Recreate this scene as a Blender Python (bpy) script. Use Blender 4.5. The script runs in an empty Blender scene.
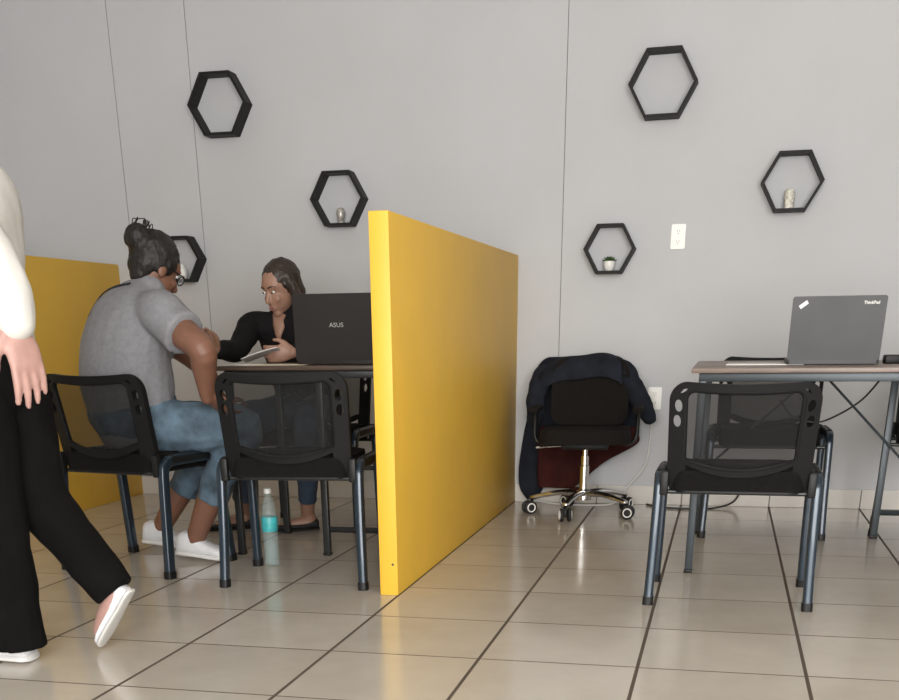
import bpy, bmesh, math, random
from mathutils import Vector, Matrix, Euler, noise
random.seed(4)
PI = math.pi
COL = bpy.context.scene.collection
S = 0.475                    # floor tile pitch
YW = 3.353                   # back wall

# ------------------------------------------------------------------ materials
def mat(name, rgb, rough=0.5, metal=0.0, var=0.0, scale=30.0, bump=0.0, bscale=200.0, coat=0.0, spec=0.5, stretch=None, sheen=0.0):
    m = bpy.data.materials.new(name); m.use_nodes = True
    nt = m.node_tree; b = nt.nodes['Principled BSDF']
    b.inputs['Base Color'].default_value = (*rgb, 1)
    b.inputs['Roughness'].default_value = rough
    b.inputs['Metallic'].default_value = metal
    b.inputs['Specular IOR Level'].default_value = spec
    if coat: b.inputs['Coat Weight'].default_value = coat
    if sheen: b.inputs['Sheen Weight'].default_value = sheen
    tc = nt.nodes.new('ShaderNodeTexCoord')
    src = tc.outputs['Object']
    if stretch:
        mp = nt.nodes.new('ShaderNodeMapping'); mp.inputs['Scale'].default_value = stretch
        nt.links.new(src, mp.inputs['Vector']); src = mp.outputs['Vector']
    if var:
        n = nt.nodes.new('ShaderNodeTexNoise'); n.inputs['Scale'].default_value = scale; n.inputs['Detail'].default_value = 4
        nt.links.new(src, n.inputs['Vector'])
        r = nt.nodes.new('ShaderNodeValToRGB')
        r.color_ramp.elements[0].position = .3; r.color_ramp.elements[1].position = .7
        r.color_ramp.elements[0].color = (*[max(0, c*(1-var)) for c in rgb], 1)
        r.color_ramp.elements[1].color = (*[min(1, c*(1+var)) for c in rgb], 1)
        nt.links.new(n.outputs['Fac'], r.inputs['Fac']); nt.links.new(r.outputs['Color'], b.inputs['Base Color'])
    if bump:
        n2 = nt.nodes.new('ShaderNodeTexNoise'); n2.inputs['Scale'].default_value = bscale; n2.inputs['Detail'].default_value = 3
        nt.links.new(src, n2.inputs['Vector'])
        bp = nt.nodes.new('ShaderNodeBump'); bp.inputs['Strength'].default_value = bump; bp.inputs['Distance'].default_value = .01
        nt.links.new(n2.outputs['Fac'], bp.inputs['Height']); nt.links.new(bp.outputs['Normal'], b.inputs['Normal'])
    return m

def see_through(name, rgb, alpha, rough=.6, cells=None):
    m = mat(name, rgb, rough)
    nt = m.node_tree; b = nt.nodes['Principled BSDF']; out = nt.nodes['Material Output']
    t = nt.nodes.new('ShaderNodeBsdfTransparent'); mx = nt.nodes.new('ShaderNodeMixShader')
    mx.inputs['Fac'].default_value = alpha
    nt.links.new(t.outputs[0], mx.inputs[1]); nt.links.new(b.outputs[0], mx.inputs[2]); nt.links.new(mx.outputs[0], out.inputs['Surface'])
    return m

def glass(name, rgb, rough=.05, alpha=.35):
    return see_through(name, rgb, alpha, rough)

def floor_mat():
    m = mat('glazed_floor_tile', (.5, .45, .38), .12)
    nt = m.node_tree; b = nt.nodes['Principled BSDF']; N = nt.nodes.new; L = nt.links.new
    tc = N('ShaderNodeTexCoord'); sp = N('ShaderNodeSeparateXYZ'); L(tc.outputs['Object'], sp.inputs[0])
    def mth(op, a, v=None, w=None):
        n = N('ShaderNodeMath'); n.operation = op
        for i, q in enumerate((a, v, w)):
            if q is None: continue
            if isinstance(q, (int, float)): n.inputs[i].default_value = q
            else: L(q, n.inputs[i])
        return n.outputs[0]
    cx = mth('DIVIDE', sp.outputs['X'], S); cy = mth('DIVIDE', sp.outputs['Y'], S)
    ix = mth('FLOOR', cx); 
    fx = mth('SUBTRACT', cx, ix)
    # the rows of neighbouring tile columns are slightly out of step
    wn0 = N('ShaderNodeTexWhiteNoise'); wn0.noise_dimensions = '1D'; L(ix, wn0.inputs['W'])
    cy = mth('ADD', cy, mth('MULTIPLY', wn0.outputs['Value'], .018))
    iy = mth('FLOOR', cy); fy = mth('SUBTRACT', cy, iy)
    dx = mth('ABSOLUTE', mth('SUBTRACT', fx, .5)); dy = mth('ABSOLUTE', mth('SUBTRACT', fy, .5))
    gx = mth('GREATER_THAN', dx, .5-.0115); gy = mth('GREATER_THAN', dy, .5-.0078)
    gr = mth('MAXIMUM', gx, gy)
    cb = N('ShaderNodeCombineXYZ'); L(ix, cb.inputs[0]); L(iy, cb.inputs[1])
    wn = N('ShaderNodeTexWhiteNoise'); wn.noise_dimensions = '2D'; L(cb.outputs[0], wn.inputs['Vector'])
    ns = N('ShaderNodeTexNoise'); ns.inputs['Scale'].default_value = 3.2; ns.inputs['Detail'].default_value = 6; ns.inputs['Roughness'].default_value = .6
    L(tc.outputs['Object'], ns.inputs['Vector'])
    f = mth('ADD', mth('MULTIPLY', wn.outputs['Value'], .3), mth('MULTIPLY', ns.outputs['Fac'], .7))
    rp = N('ShaderNodeValToRGB')
    rp.color_ramp.elements[0].position = .25; rp.color_ramp.elements[0].color = (.45, .405, .345, 1)
    rp.color_ramp.elements[1].position = .75; rp.color_ramp.elements[1].color = (.56, .51, .445, 1)
    L(f, rp.inputs['Fac'])
    mx = N('ShaderNodeMix'); mx.data_type = 'RGBA'
    L(gr, mx.inputs['Factor']); L(rp.outputs['Color'], mx.inputs[6]); mx.inputs[7].default_value = (.085, .062, .045, 1)
    L(mx.outputs[2], b.inputs['Base Color'])
    rr = mth('ADD', mth('MULTIPLY', gr, .6), mth('ADD', .10, mth('MULTIPLY', ns.outputs['Fac'], .12))); L(rr, b.inputs['Roughness'])
    bp = N('ShaderNodeBump'); bp.inputs['Strength'].default_value = .35; bp.inputs['Distance'].default_value = .003
    L(mth('SUBTRACT', 1.0, gr), bp.inputs['Height']); L(bp.outputs['Normal'], b.inputs['Normal'])
    return m

M = {}
M['wall'] = mat('grey_painted_drywall', (.495, .50, .515), .75, var=.03, scale=1.5, bump=.05, bscale=90)
M['groove'] = mat('wall_joint_dark', (.21, .20, .195), .8)
M['white_paint'] = mat('white_paint', (.72, .71, .68), .6)
M['base'] = mat('baseboard_tile', (.60, .57, .53), .3, var=.05, scale=6)
M['floor'] = floor_mat()
M['yellow'] = mat('yellow_painted_board', (.75, .445, .040), .5, var=.03, scale=4, bump=.03, bscale=60)
M['black_wood'] = mat('black_stained_board', (.0095, .0085, .008), .6, spec=.25, var=.3, scale=20, stretch=(1, 1, 6))
M['black_plastic'] = mat('black_plastic', (.008, .008, .008), .5, spec=.3)
M['dark_plastic'] = mat('charcoal_plastic', (.007, .007, .0074), .6, spec=.2)
M['black_fabric'] = mat('black_seat_fabric', (.007, .0065, .0065), .95, spec=.15, var=.2, scale=120, bump=.3, bscale=500)
M['mesh'] = see_through('black_mesh_fabric', (.006, .006, .006), .66, .9)
M['leg_metal'] = mat('sky_tinted_painted_tube', (.019, .032, .047), .30, metal=.3, coat=.25)  # dark tube paint with the blue of reflected sky mixed into its colour
M['dark_metal'] = mat('dark_painted_metal', (.03, .032, .033), .35, metal=.3)
M['desk_metal'] = mat('grey_blue_painted_steel', (.048, .058, .066), .42, metal=.3)
M['chrome'] = mat('chrome', (.80, .79, .78), .22, metal=1)
M['desk_wood'] = mat('brown_laminate_desktop', (.20, .15, .125), .4, var=.2, scale=8, stretch=(1, 12, 12))
M['office_fabric'] = mat('black_brown_office_fabric', (.0085, .0065, .0055), .9, spec=.2, var=.2, scale=90, bump=.3, bscale=350)
M['navy'] = mat('navy_jacket_cloth', (.012, .0142, .021), .9, spec=.2, var=.25, scale=12, bump=.15, bscale=250)
M['maroon'] = mat('dark_red_cloth', (.036, .0075, .006), .9, spec=.2, var=.25, scale=14, bump=.15, bscale=250)
M['desk_shaded'] = mat('shaded_brown_laminate', (.075, .05, .036), .4, var=.25, scale=8, stretch=(1, 12, 12))  # brown desktop darkened: the dimness over the left desk is painted in
M['paper'] = mat('white_paper', (.80, .79, .77), .7)
M['paper_warm'] = mat('cream_paper', (.66, .58, .44), .7)
M['laptop_grey'] = mat('brushed_grey_lid', (.050, .050, .053), .5, metal=.25, var=.12, scale=6)
M['laptop_black'] = mat('black_laptop_lid', (.016, .013, .012), .38)
M['key_black'] = mat('black_keys', (.012, .012, .012), .6)
M['screen'] = mat('dark_screen', (.01, .011, .012), .15)
M['sticker'] = mat('white_sticker', (.85, .84, .80), .5)
M['silver_ink'] = mat('silver_lettering', (.55, .54, .52), .35, metal=.4)
M['ceramic'] = mat('white_ceramic', (.78, .77, .74), .3)
M['leaf'] = mat('dark_green_leaf', (.035, .075, .022), .55, var=.4, scale=40)
M['soil'] = mat('dark_soil', (.03, .022, .015), .9)
M['ornament_glass'] = mat('frosted_silver_glass', (.48, .45, .42), .25, metal=.35, var=.35, scale=45)
M['candle'] = mat('pale_speckled_ornament', (.62, .60, .52), .5, var=.4, scale=70)
M['clear'] = glass('clear_plastic', (.50, .66,   .66), .08, .15)
M['teal_label'] = mat('teal_label', (.05, .36, .38), .4, var=.3, scale=30)
M['water'] = glass('water', (.40, .60, .60), .05, .07)
M['outlet'] = mat('white_wall_plate', (.82, .80, .75), .35)
M['slot'] = mat('socket_slot', (.12, .11, .10), .6)
M['cable_black'] = mat('black_cable', (.015, .014, .014), .5)
M['cable_white'] = mat('white_cable', (.70, .69, .66), .5)
M['rubber'] = mat('black_rubber', (.012, .012, .012), .7)

# ------------------------------------------------------------------ geometry helpers
def V(*a): return Vector(a)
def catmull(pts, n=6):
    pts = [Vector(p) for p in pts]
    if len(pts) < 3: return pts
    out = []
    for i in range(len(pts)-1):
        p0 = pts[max(0, i-1)]; p1 = pts[i]; p2 = pts[i+1]; p3 = pts[min(len(pts)-1, i+2)]
        for k in range(n):
            t = k/n
            out.append(.5*((2*p1)+(-p0+p2)*t+(2*p0-5*p1+4*p2-p3)*t*t+(-p0+3*p1-3*p2+p3)*t**3))
    out.append(pts[-1]); return out

class MB:
    def __init__(s): s.bm = bmesh.new()
    def box(s, c, size, rot=None, bevel=0, seg=2):
        b = bmesh.new(); bmesh.ops.create_cube(b, size=1)
        bmesh.ops.scale(b, vec=Vector(size), verts=b.verts)
        if bevel: bmesh.ops.bevel(b, geom=b.edges[:], offset=bevel, segments=seg, affect='EDGES', profile=.5)
        mt = Matrix.Translation(Vector(c))
        if rot is not None: mt = mt @ (rot.to_matrix().to_4x4() if isinstance(rot, Euler) else Euler(rot).to_matrix().to_4x4())
        bmesh.ops.transform(b, matrix=mt, verts=b.verts); s.add(b); return s
    def add(s, b):
        me = bpy.data.meshes.new('tmp'); b.to_mesh(me); b.free(); s.bm.from_mesh(me); bpy.data.meshes.remove(me)
    def rings(s, rings, closed=True, cap=True):
        R = [[s.bm.verts.new(p) for p in r] for r in rings]
        n = len(R[0])
        for a, b in zip(R, R[1:]):
            for i in range(n if closed else n-1):
                j = (i+1) % n
                try: s.bm.faces.new((a[i], a[j], b[j], b[i]))
                except ValueError: pass
        if cap and closed:
            s.bm.faces.new(list(reversed(R[0]))); s.bm.faces.new(R[-1])
        return s
    def tube(s, pts, r, n=10, up=(0, 0, 1), round_ends=False, sq=1.0):
        """r: number, (a,b) pair, or list of those per point; a along 'side', b along 'up'"""
        pts = [Vector(p) for p in pts]; m = len(pts)
        rs = r if isinstance(r, list) else [r]*m
        rs = [(q, q) if isinstance(q, (int, float)) else q for q in rs]
        tang = [(pts[min(m-1, i+1)]-pts[max(0, i-1)]).normalized() for i in range(m)]
        u = Vector(up); u = (u-tang[0]*u.dot(tang[0]))
        if u.length < 1e-3: u = Vector((1, 0, 0)); u = u-tang[0]*u.dot(tang[0])
        u.normalize(); rings = []
        def ring(p, t, u, a, b):
            w = t.cross(u)
            sp = lambda v: math.copysign(abs(v)**sq, v)
            return [p+w*(a*sp(math.cos(2*PI*k/n)))+u*(b*sp(math.sin(2*PI*k/n))) for k in range(n)]
        for i in range(m):
            t = tang[i]; u = (u-t*u.dot(t)).normalized(); a, b = rs[i]
            if round_ends and i == 0:
                for q in (.97, .8, .5): rings.append(ring(pts[0]-t*min(a, b)*q, t, u, a*math.sqrt(1-q*q), b*math.sqrt(1-q*q)))
            rings.append(ring(pts[i], t, u, a, b))
            if round_ends and i == m-1:
                for q in (.5, .8, .97): rings.append(ring(pts[i]+t*min(a, b)*q, t, u, a*math.sqrt(1-q*q), b*math.sqrt(1-q*q)))
        return s.rings(rings)
    def ell(s, c, r, rot=None, seg=20, rg=12):
        b = bmesh.new(); bmesh.ops.create_uvsphere(b, u_segments=seg, v_segments=rg, radius=1)
        mt = Matrix.Translation(Vector(c))
        if rot is not None: mt = mt @ Euler(rot).to_matrix().to_4x4()
        mt = mt @ Matrix.Diagonal((*((r, r, r) if isinstance(r, (int, float)) else r), 1))
        bmesh.ops.transform(b, matrix=mt, verts=b.verts); s.add(b); return s
    def lathe(s, prof, c=(0, 0, 0), n=24, rot=None):
        mt = Matrix.Translation(Vector(c))
        if rot is not None: mt = mt @ Euler(rot).to_matrix().to_4x4()
        return s.rings([[mt @ Vector((max(r, 1e-4)*math.cos(2*PI*k/n), max(r, 1e-4)*math.sin(2*PI*k/n), z)) for k in range(n)] for r, z in prof])
    def plate(s, loops, y0, y1, bend=None, mt=None):
        """2-D loops (x,z), first outer, then holes, extruded from y0 to y1"""
        b = bmesh.new(); es = []
        for lp in loops:
            vs = [b.verts.new((x, y0, z)) for x, z in lp]
            es += [b.edges.new((vs[i], vs[(i+1) % len(vs)])) for i in range(len(vs))]
        r = bmesh.ops.triangle_fill(b, use_beauty=True, use_dissolve=False, edges=es)
        fs = [f for f in b.faces]
        ex = bmesh.ops.extrude_face_region(b, geom=fs)
        nv = [e for e in ex['geom'] if isinstance(e, bmesh.types.BMVert)]
        bmesh.ops.translate(b, vec=(0, y1-y0, 0), verts=nv)
        bmesh.ops.recalc_face_normals(b, faces=b.faces)
        if bend:
            for v in b.verts: v.co = bend(v.co)
        if mt is not None: bmesh.ops.transform(b, matrix=mt, verts=b.verts)
        s.add(b); return s
    def xf(s, mt): bmesh.ops.transform(s.bm, matrix=mt, verts=s.bm.verts); return s
    def mesh(s, name, smooth=40):
        bmesh.ops.recalc_face_normals(s.bm, faces=s.bm.faces)
        me = bpy.data.meshes.new(name); s.bm.to_mesh(me); s.bm.free()
        if smooth:
            me.polygons.foreach_set('use_smooth', [True]*len(me.polygons)); me.set_sharp_from_angle(angle=math.radians(smooth))
        return me
    def build(s, name, m, parent=None, smooth=40):
        return link(name, s.mesh(name, smooth), m, parent)
    def blob(s, name, m, parent=None, voxel=.008, it=6, fac=.5, post=None):
        """union of the overlapping closed pieces as one continuous skin"""
        me = s.mesh(name, 0); o = bpy.data.objects.new(name, me); COL.objects.link(o)
        r = o.modifiers.new('r', 'REMESH'); r.mode = 'VOXEL'; r.voxel_size = voxel
        w = o.modifiers.new('s', 'SMOOTH'); w.iterations = it; w.factor = fac
        dg = bpy.context.evaluated_depsgraph_get(); dg.update()
        ne = bpy.data.meshes.new_from_object(o.evaluated_get(dg))
        bpy.data.objects.remove(o); bpy.data.meshes.remove(me); ne.name = name
        if post:
            for v in ne.vertices: v.co = post(v.co)
        ne.polygons.foreach_set('use_smooth', [True]*len(ne.polygons))
        return link(name, ne, m, parent)

def link(name, me, m, parent=None):
    me.materials.clear(); me.materials.append(m)
    o = bpy.data.objects.new(name, me); COL.objects.link(o)
    if parent is not None: o.parent = parent
    return o
def thing(name, label, cat, loc=(0, 0, 0), rz=0, group=None):
    o = bpy.data.objects.new(name, None); COL.objects.link(o); o.empty_display_size = .1
    o.location = loc; o.rotation_euler = (0, 0, rz); return tag(o, label, cat, group)
def tag(o, label, cat, group=None):
    o['label'] = label; o['category'] = cat
    if group: o['group'] = group
    return o
def struct(o, label=None, cat=None):
    o['kind'] = 'structure'
    if label: o['label'] = label
    if cat: o['category'] = cat
    return o
def dup(root, loc, rz, label, scale=(1, 1, 1), group=None):
    r = root.copy(); COL.objects.link(r); r.location = loc; r.rotation_euler = (0, 0, rz); r.scale = scale; r['label'] = label
    if group: r['group'] = group
    for ch in list(root.children):
        c = ch.copy(); COL.objects.link(c); c.parent = r
        for g in list(ch.children):
            d = g.copy(); COL.objects.link(d); d.parent = c
    return r
def text_mesh(txt, size, depth=.0004, bold=0):
    cu = bpy.data.curves.new('txt', 'FONT'); cu.body = txt; cu.size = size; cu.extrude = depth; cu.offset = bold
    cu.align_x = 'CENTER'; cu.align_y = 'CENTER'
    o = bpy.data.objects.new('txt', cu); COL.objects.link(o)
    dg = bpy.context.evaluated_depsgraph_get(); dg.update()
    me = bpy.data.meshes.new_from_object(o.evaluated_get(dg)); bpy.data.objects.remove(o); return me
def rrect(x0, z0, x1, z1, r, n=6):
    """rounded rectangle loop; r = radius or 4 radii (bl, br, tr, tl)"""
    r = [r]*4 if isinstance(r, (int, float)) else r
    out = []
    for (cx, cz, a0), q in zip(((x0+r[0], z0+r[0], PI), (x1-r[1], z0+r[1], 1.5*PI), (x1-r[2], z1-r[2], 0), (x0+r[3], z1-r[3], .5*PI)), r):
        for k in range(n+1):
            a = a0+k/n*PI/2; out.append((cx+q*math.cos(a), cz+q*math.sin(a)))
    return out
def ellipse(cx, cz, a, b, rot=0, n=14):
    return [(cx+a*math.cos(t)*math.cos(rot)-b*math.sin(t)*math.sin(rot), cz+a*math.cos(t)*math.sin(rot)+b*math.sin(t)*math.cos(rot)) for t in (2*PI*k/n for k in range(n))]

# ------------------------------------------------------------------ the room
X0, X1, Y0, H = -5.2, 6.2, -5.6, 3.05
struct(MB().box(((X0+X1)/2, (Y0+YW)/2, -.05), (X1-X0+.4, YW-Y0+.4, .1)).build('floor', M['floor']))
f = bpy.data.objects['floor']
# wall boards with fine open joints between them
wb = MB(); js = [X0, -3.212, -2.76, -.718, 1.75, 4.2, X1]
for a, b in zip(js, js[1:]):
    wb.box(((a+b)/2, YW+.03, H/2), (b-a-.004, .06, H))
wall = struct(wb.build('wall_back', M['wall'], smooth=0))
jj = MB().box(((X0+X1)/2, YW+.038, H/2), (X1-X0, .066, H)).build('wall_back_joint', M['groove'], wall, smooth=0)
struct(MB().box((X0-.05, (Y0+YW)/2, H/2), (.1, YW-Y0, H)).build('wall_left', M['wall']))
struct(MB().box((X1+.05, (Y0+YW)/2, H/2), (.1, YW-Y0, H)).build('wall_right', M['wall']))
struct(MB().box(((X0+X1)/2, (Y0+YW)/2, H+.05), (X1-X0+.2, YW-Y0, .1)).build('ceiling', M['white_paint']))
WX0, WX1, WZ0, WZ1 = -1.3, 3.1, .22, 2.88       # shop window opening behind the camera
fwl = MB()
fwl.box(((X0+WX0)/2, Y0-.05, H/2), (WX0-X0, .1, H)).box(((X1+WX1)/2, Y0-.05, H/2), (X1-WX1, .1, H))
fwl.box(((WX0+WX1)/2, Y0-.05, WZ0/2), (WX1-WX0, .1, WZ0)).box(((WX0+WX1)/2, Y0-.05, (H+WZ1)/2), (WX1-WX0, .1, H-WZ1))
struct(fwl.build('wall_front', M['wall'], smooth=0))
wf = MB()
for xx in (WX0+.02, WX1-.02): wf.box((xx, Y0-.05, (WZ0+WZ1)/2), (.04, .06, WZ1-WZ0))
for zz in (WZ0+.02, WZ1-.02): wf.box(((WX0+WX1)/2, Y0-.05, zz), (WX1-WX0, .06, .04))
struct(wf.build('window_1', M['desk_metal'], smooth=0))
bb = MB()
bx = [X0]+[k*S for k in range(-10, 13) if X0 < k*S < X1]+[X1]
for a, b in zip(bx, bx[1:]): bb.box(((a+b)/2, YW-.006, .05), (b-a-.005, .012, .1), bevel=.002)
bs = struct(bb.build('baseboard_back', M['base'], smooth=0))
MB().box(((X0+X1)/2, YW-.004, .049), (X1-X0, .006, .096)).build('baseboard_joint', M['groove'], bs)

# ------------------------------------------------------------------ yellow partitions
pr = tag(MB().box((-.985, (.80+YW)/2, .641), (.070, YW-.80-.002, 1.282), bevel=.003).build('partition_panel', M['yellow']),
         'free standing yellow partition in the middle with its bright end towards us', 'partition')
sc_ = MB().lathe([(.0001, 0), (.005, 0), (.004, .002), (.0001, .003)], (0, 0, 0), 10, (PI/2, 0, 0)).xf(Matrix.Translation((-.968, .8005, .115))).build('screw', M['desk_metal'], pr)
tag(MB().box((-3.345, (1.0+YW)/2, .645), (.070, YW-1.0-.002, 1.29), bevel=.003).build('partition_panel', M['yellow']),
    'yellow partition at the far left behind the walking person', 'partition')

# ------------------------------------------------------------------ hexagonal wall shelves
def hexa(cx, cz, R, label, rot=0):
    t = thing('hexagonal_shelf', label, 'wall shelf', (cx, YW, cz), 0, 'black hexagonal wall shelves')
    D, th = .10, .016
    for k in range(6):
        a0 = rot+k*PI/3; a1 = a0+PI/3
        p = [(R*math.cos(a0), R*math.sin(a0)), (R*math.cos(a1), R*math.sin(a1))]
        q = [((R-th)*math.cos(a1), (R-th)*math.sin(a1)), ((R-th)*math.cos(a0), (R-th)*math.sin(a0))]
        MB().plate([p+q], -D, 0).build('board', M['black_wood'], t, smooth=0)
    return t
RL, RM, RS = .168, .151, .134
HX = {'h1': (-2.579, 2.041, RL), 'h2': (-1.929, 1.574, RM), 'h3': (-2.885, 1.305, RS), 'h4': (-.234, 2.015, RL), 'h5': (.424, 1.569, RM), 'h6': (-.459, 1.295, RS)}
hexa(*HX['h1'], 'large empty black hexagon shelf, topmost of the three on the left')
hexa(*HX['h2'], 'black hexagon shelf holding a silvery glass ornament, above the worker')
hexa(*HX['h3'], 'black hexagon shelf half hidden by the head of the seated woman')
hexa(*HX['h4'], 'large empty black hexagon shelf, topmost of the three on the right', math.radians(.5))
hexa(*HX['h5'], 'black hexagon shelf holding a pale ornament, above the grey laptop')
hexa(*HX['h6'], 'small black hexagon shelf holding a potted succulent, left of the wall plate')
def shelf_z(k): return HX[k][1]-(HX[k][2]-.016)*math.sqrt(3)/2
# ornaments
zz = shelf_z('h2')
o = MB().lathe([(.0001, 0), (.021, 0), (.022, .006), (.017, .014), (.02, .024), (.024, .045), (.023, .062), (.016, .074), (.0001, .078)], (-1.925, YW-.045, zz), 18)
tag(o.build('glass_ornament', M['ornament_glass']), 'small silvery glass ornament standing in the hexagon shelf above the worker', 'ornament')
zz = shelf_z('h5')
o = MB().lathe([(.0001, 0), (.023, 0), (.025, .01), (.024, .03), (.026, .05), (.024, .075), (.019, .086), (.0001, .088)], (.418, YW-.05, zz), 18)
tag(o.build('pale_ornament', M['candle']), 'pale speckled upright ornament in the rightmost hexagon shelf', 'ornament')
zz = shelf_z('h3')
o = MB().lathe([(.0001, 0), (.018, 0), (.026, .015), (.029, .035), (.025, .055), (.014, .068), (.013, .076), (.011, .076), (.010, .068), (.0001, .062)], (-2.885, YW-.05, zz), 18)
tag(o.build('white_vase', M['ceramic']), 'small white vase in the hexagon shelf beside the woman\'s face', 'vase')
zz = shelf_z('h6')
t = thing('potted_succulent', 'small green succulent in a white pot on the lowest right hexagon shelf', 'plant', (-.459, YW-.05, zz))
MB().lathe([(.0001, 0), (.020, 0), (.027, .012), (.031, .03), (.031, .045), (.028, .047), (.027, .04), (.0001, .04)], (0, 0, 0), 20).build('pot', M['ceramic'], t)
MB().lathe([(.0001, .034), (.0275, .034), (.0275, .0405), (.0001, .0425)], (0, 0, 0), 16).build('soil', M['soil'], t)
lf = MB()
for rg, (n, el, ln) in enumerate(((9, .25, .042), (8, .65, .036), (6, 1.05, .030), (3, 1.4, .026))):
    for k in range(n):
        a = 2*PI*k/n+rg*.4; d = V(math.cos(a)*math.cos(el), math.sin(a)*math.cos(el), math.sin(el))
        p = V(0, 0, .042); lf.tube([p, p+d*ln*.5, p+d*ln*.85, p+d*ln], [(.003, .002), (.0065, .0035), (.005, .003), (.0008, .0008)], 6)
lf.build('leaves', M['leaf'], t)

# ------------------------------------------------------------------ wall plates
def plate_outlet(cx, cz, label):
    t = thing('wall_outlet', label, 'wall outlet', (cx, YW, cz))
    MB().plate([rrect(-.036, -.057, .036, .057, .006)], -.007, 0).build('cover_plate', M['outlet'], t, 30)
    for s in (-.026, .022):
        so = MB().plate([rrect(-.018, s-.014, .018, s+.018, .005)], -.0095, -.006).build('socket', M['outlet'], t, 30)
        MB().box((-.006, -.0096, s+.004), (.002, .001, .009)).box((.006, -.0096, s+.004), (.002, .001, .009)).lathe([(.0001, 0), (.0025, 0), (.0025, .001), (.0001, .001)], (0, -.0092, s-.007), 8, (PI/2, 0, 0)).build('slots', M['slot'], so)
    return t
plate_outlet(-.115, 1.347, 'white double wall outlet on the bare wall right of the succulent shelf')
plate_outlet(-.184, .562, 'white wall outlet low on the wall beside the jacket sleeve')

# ------------------------------------------------------------------ visitor chairs
def bend_back(co):
    # backrest plate: leans backwards and wraps a little around the sitter
    z = co.z; return V(co.x, co.y-.19-.19*(z-.43)+1.15*co.x*co.x*.55, z)
def make_chair(label):
    t = thing('visitor_chair', label, 'chair')
    # seat cushion
    st = MB().plate([rrect(-.225, -.20, .225, .21, (.05, .05, .07, .07), 8)], -.004, .062)
    st.xf(Matrix(((1, 0, 0, 0), (0, 0, 1, 0), (0, 1, 0, .420), (0, 0, 0, 1))))
    for v in st.bm.verts:
        if v.co.z > .45: v.co.z += .012-.14*(v.co.x**2)-.12*v.co.y**2; v.co.x *= .97; v.co.y *= .97
    st.build('seat', M['black_fabric'], t)
    MB().plate([rrect(-.215, -.19, .215, .20, .05, 6)], 0, .012).xf(Matrix(((1, 0, 0, 0), (0, 0, 1, 0), (0, 1, 0, .408), (0, 0, 0, 1)))).build('seat_shell', M['black_plastic'], t)
    # backrest frame
    n = 16; wt = .242
    outer = [(-.222, .405), (.222, .405), (.236, .45)]
    for k in range(8): a = k/7*PI/2; outer.append((wt-.055+.055*math.cos(a), .725+.060*math.sin(a)))
    for k in range(1, n): q = k/n; xx = (wt-.055)*(1-2*q); outer.append((xx, .785-.008*(1-(xx/(wt-.055))**2)))
    for k in range(8): a = PI/2+k/7*PI/2; outer.append((-wt+.055+.055*math.cos(a), .725+.060*math.sin(a)))
    outer.append((-.236, .45))
    ix = .188; inner = []
    for k in range(7): a = k/6*PI/2; inner.append((ix-.03+.03*math.cos(a), .728+.03*math.sin(a)))
    for k in range(1, n): q = k/n; xx = (ix-.03)*(1-2*q); inner.append((xx, .758-.008*(1-(xx/(ix-.03))**2)))
    for k in range(7): a = PI/2+k/6*PI/2; inner.append((-ix+.03+.03*math.cos(a), .728+.03*math.sin(a)))
    for k in range(0, n+1): q = k/n; xx = -ix*(1-2*q)*.97; inner.append((xx, .530-.042*(1-(xx/ix)**2)))
    holes = []
    for s in (-1, 1):
        holes += [ellipse(s*.211, .706, .0125, .021, -s*.12), ellipse(s*.213, .655, .0125, .021, -s*.12), [(s*.202, .748), (s*.190, .755), (s*.184, .763), (s*.196, .762), (s*.208, .748)]]
    low = []
    for k in range(n+1): q = k/n; xx = -.175*(1-2*q); low.append((xx, .506-.042*(1-(xx/.175)**2)))
    low += [(.180, .425), (-.180, .425)]
    fr = MB().plate([outer, inner, low]+holes, -.013, .013, bend_back)
    fr.build('backrest_frame', M['dark_plastic'], t)
    # rim bead round the opening
    MB().tube([bend_back(V(a, -.006, b)) for a, b in inner+inner[:1]], .008, 8).build('frame_rim', M['dark_plastic'], t)
    nx, nz = 14, 8; g = MB(); rg = []
    for j in range(nz+1):
        row = []
        for i in range(nx+1):
            xx = -ix+2*ix*i/nx; z0 = .528-.042*(1-(xx/ix)**2); z1 = .757-.008*(1-(xx/ix)**2); zc = z0+(z1-z0)*j/nz
            row.append(bend_back(V(xx, 0, zc)))
        rg.append(row)
    g.rings(rg, closed=False, cap=False).build('mesh_panel', M['mesh'], t)
    for s in (-1, 1):
        for d in (-1, 1):
            pts = catmull([(s*.272, d*.208, .012), (s*.266, d*.19, .20), (s*.262, d*.172, .41), (s*.262, d*.160, .438), (s*.262, d*.135, .454), (s*.262, d*.09, .459), (s*.262, 0, .459)], 5)
            lg = MB().tube(pts, (.0165, .022), 20, up=(0, 1, 0), sq=.55).build('leg', M['leg_metal'], t)
            MB().tube([(s*.272, d*.208, 0), (s*.271, d*.206, .03)], (.019, .0245), 20, up=(0, 1, 0), sq=.55).build('foot_cap', M['black_plastic'], lg)
        MB().tube([(s*.262, -.125, .460), (s*.262, .125, .460)], (.019, .0235), 12, up=(0, 0, 1), round_ends=True).build('side_sleeve', M['black_plastic'], t)
        MB().box((s*.243, -.185, .44), (.028, .03, .085), bevel=.006).build('back_bracket', M['black_plastic'], t)
    for d in (-.165, .165):
        MB().tube([(-.262, d, .408), (.262, d, .408)], .0085, 10).build('crossbar', M['dark_metal'], t)
    return t
R_ = math.radians
ch = make_chair('empty black mesh chair in front of the right desk, its back towards us')
ch.scale = (1.01, 1, .955); ch.location = (.252, 1.035, 0); ch.rotation_euler = (0, 0, R_(-.5))
dup(ch, (-1.405, 1.07, 0), R_(5), 'empty black mesh chair beside the end of the middle yellow partition', (1.02, 1.05, 1))
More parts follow.
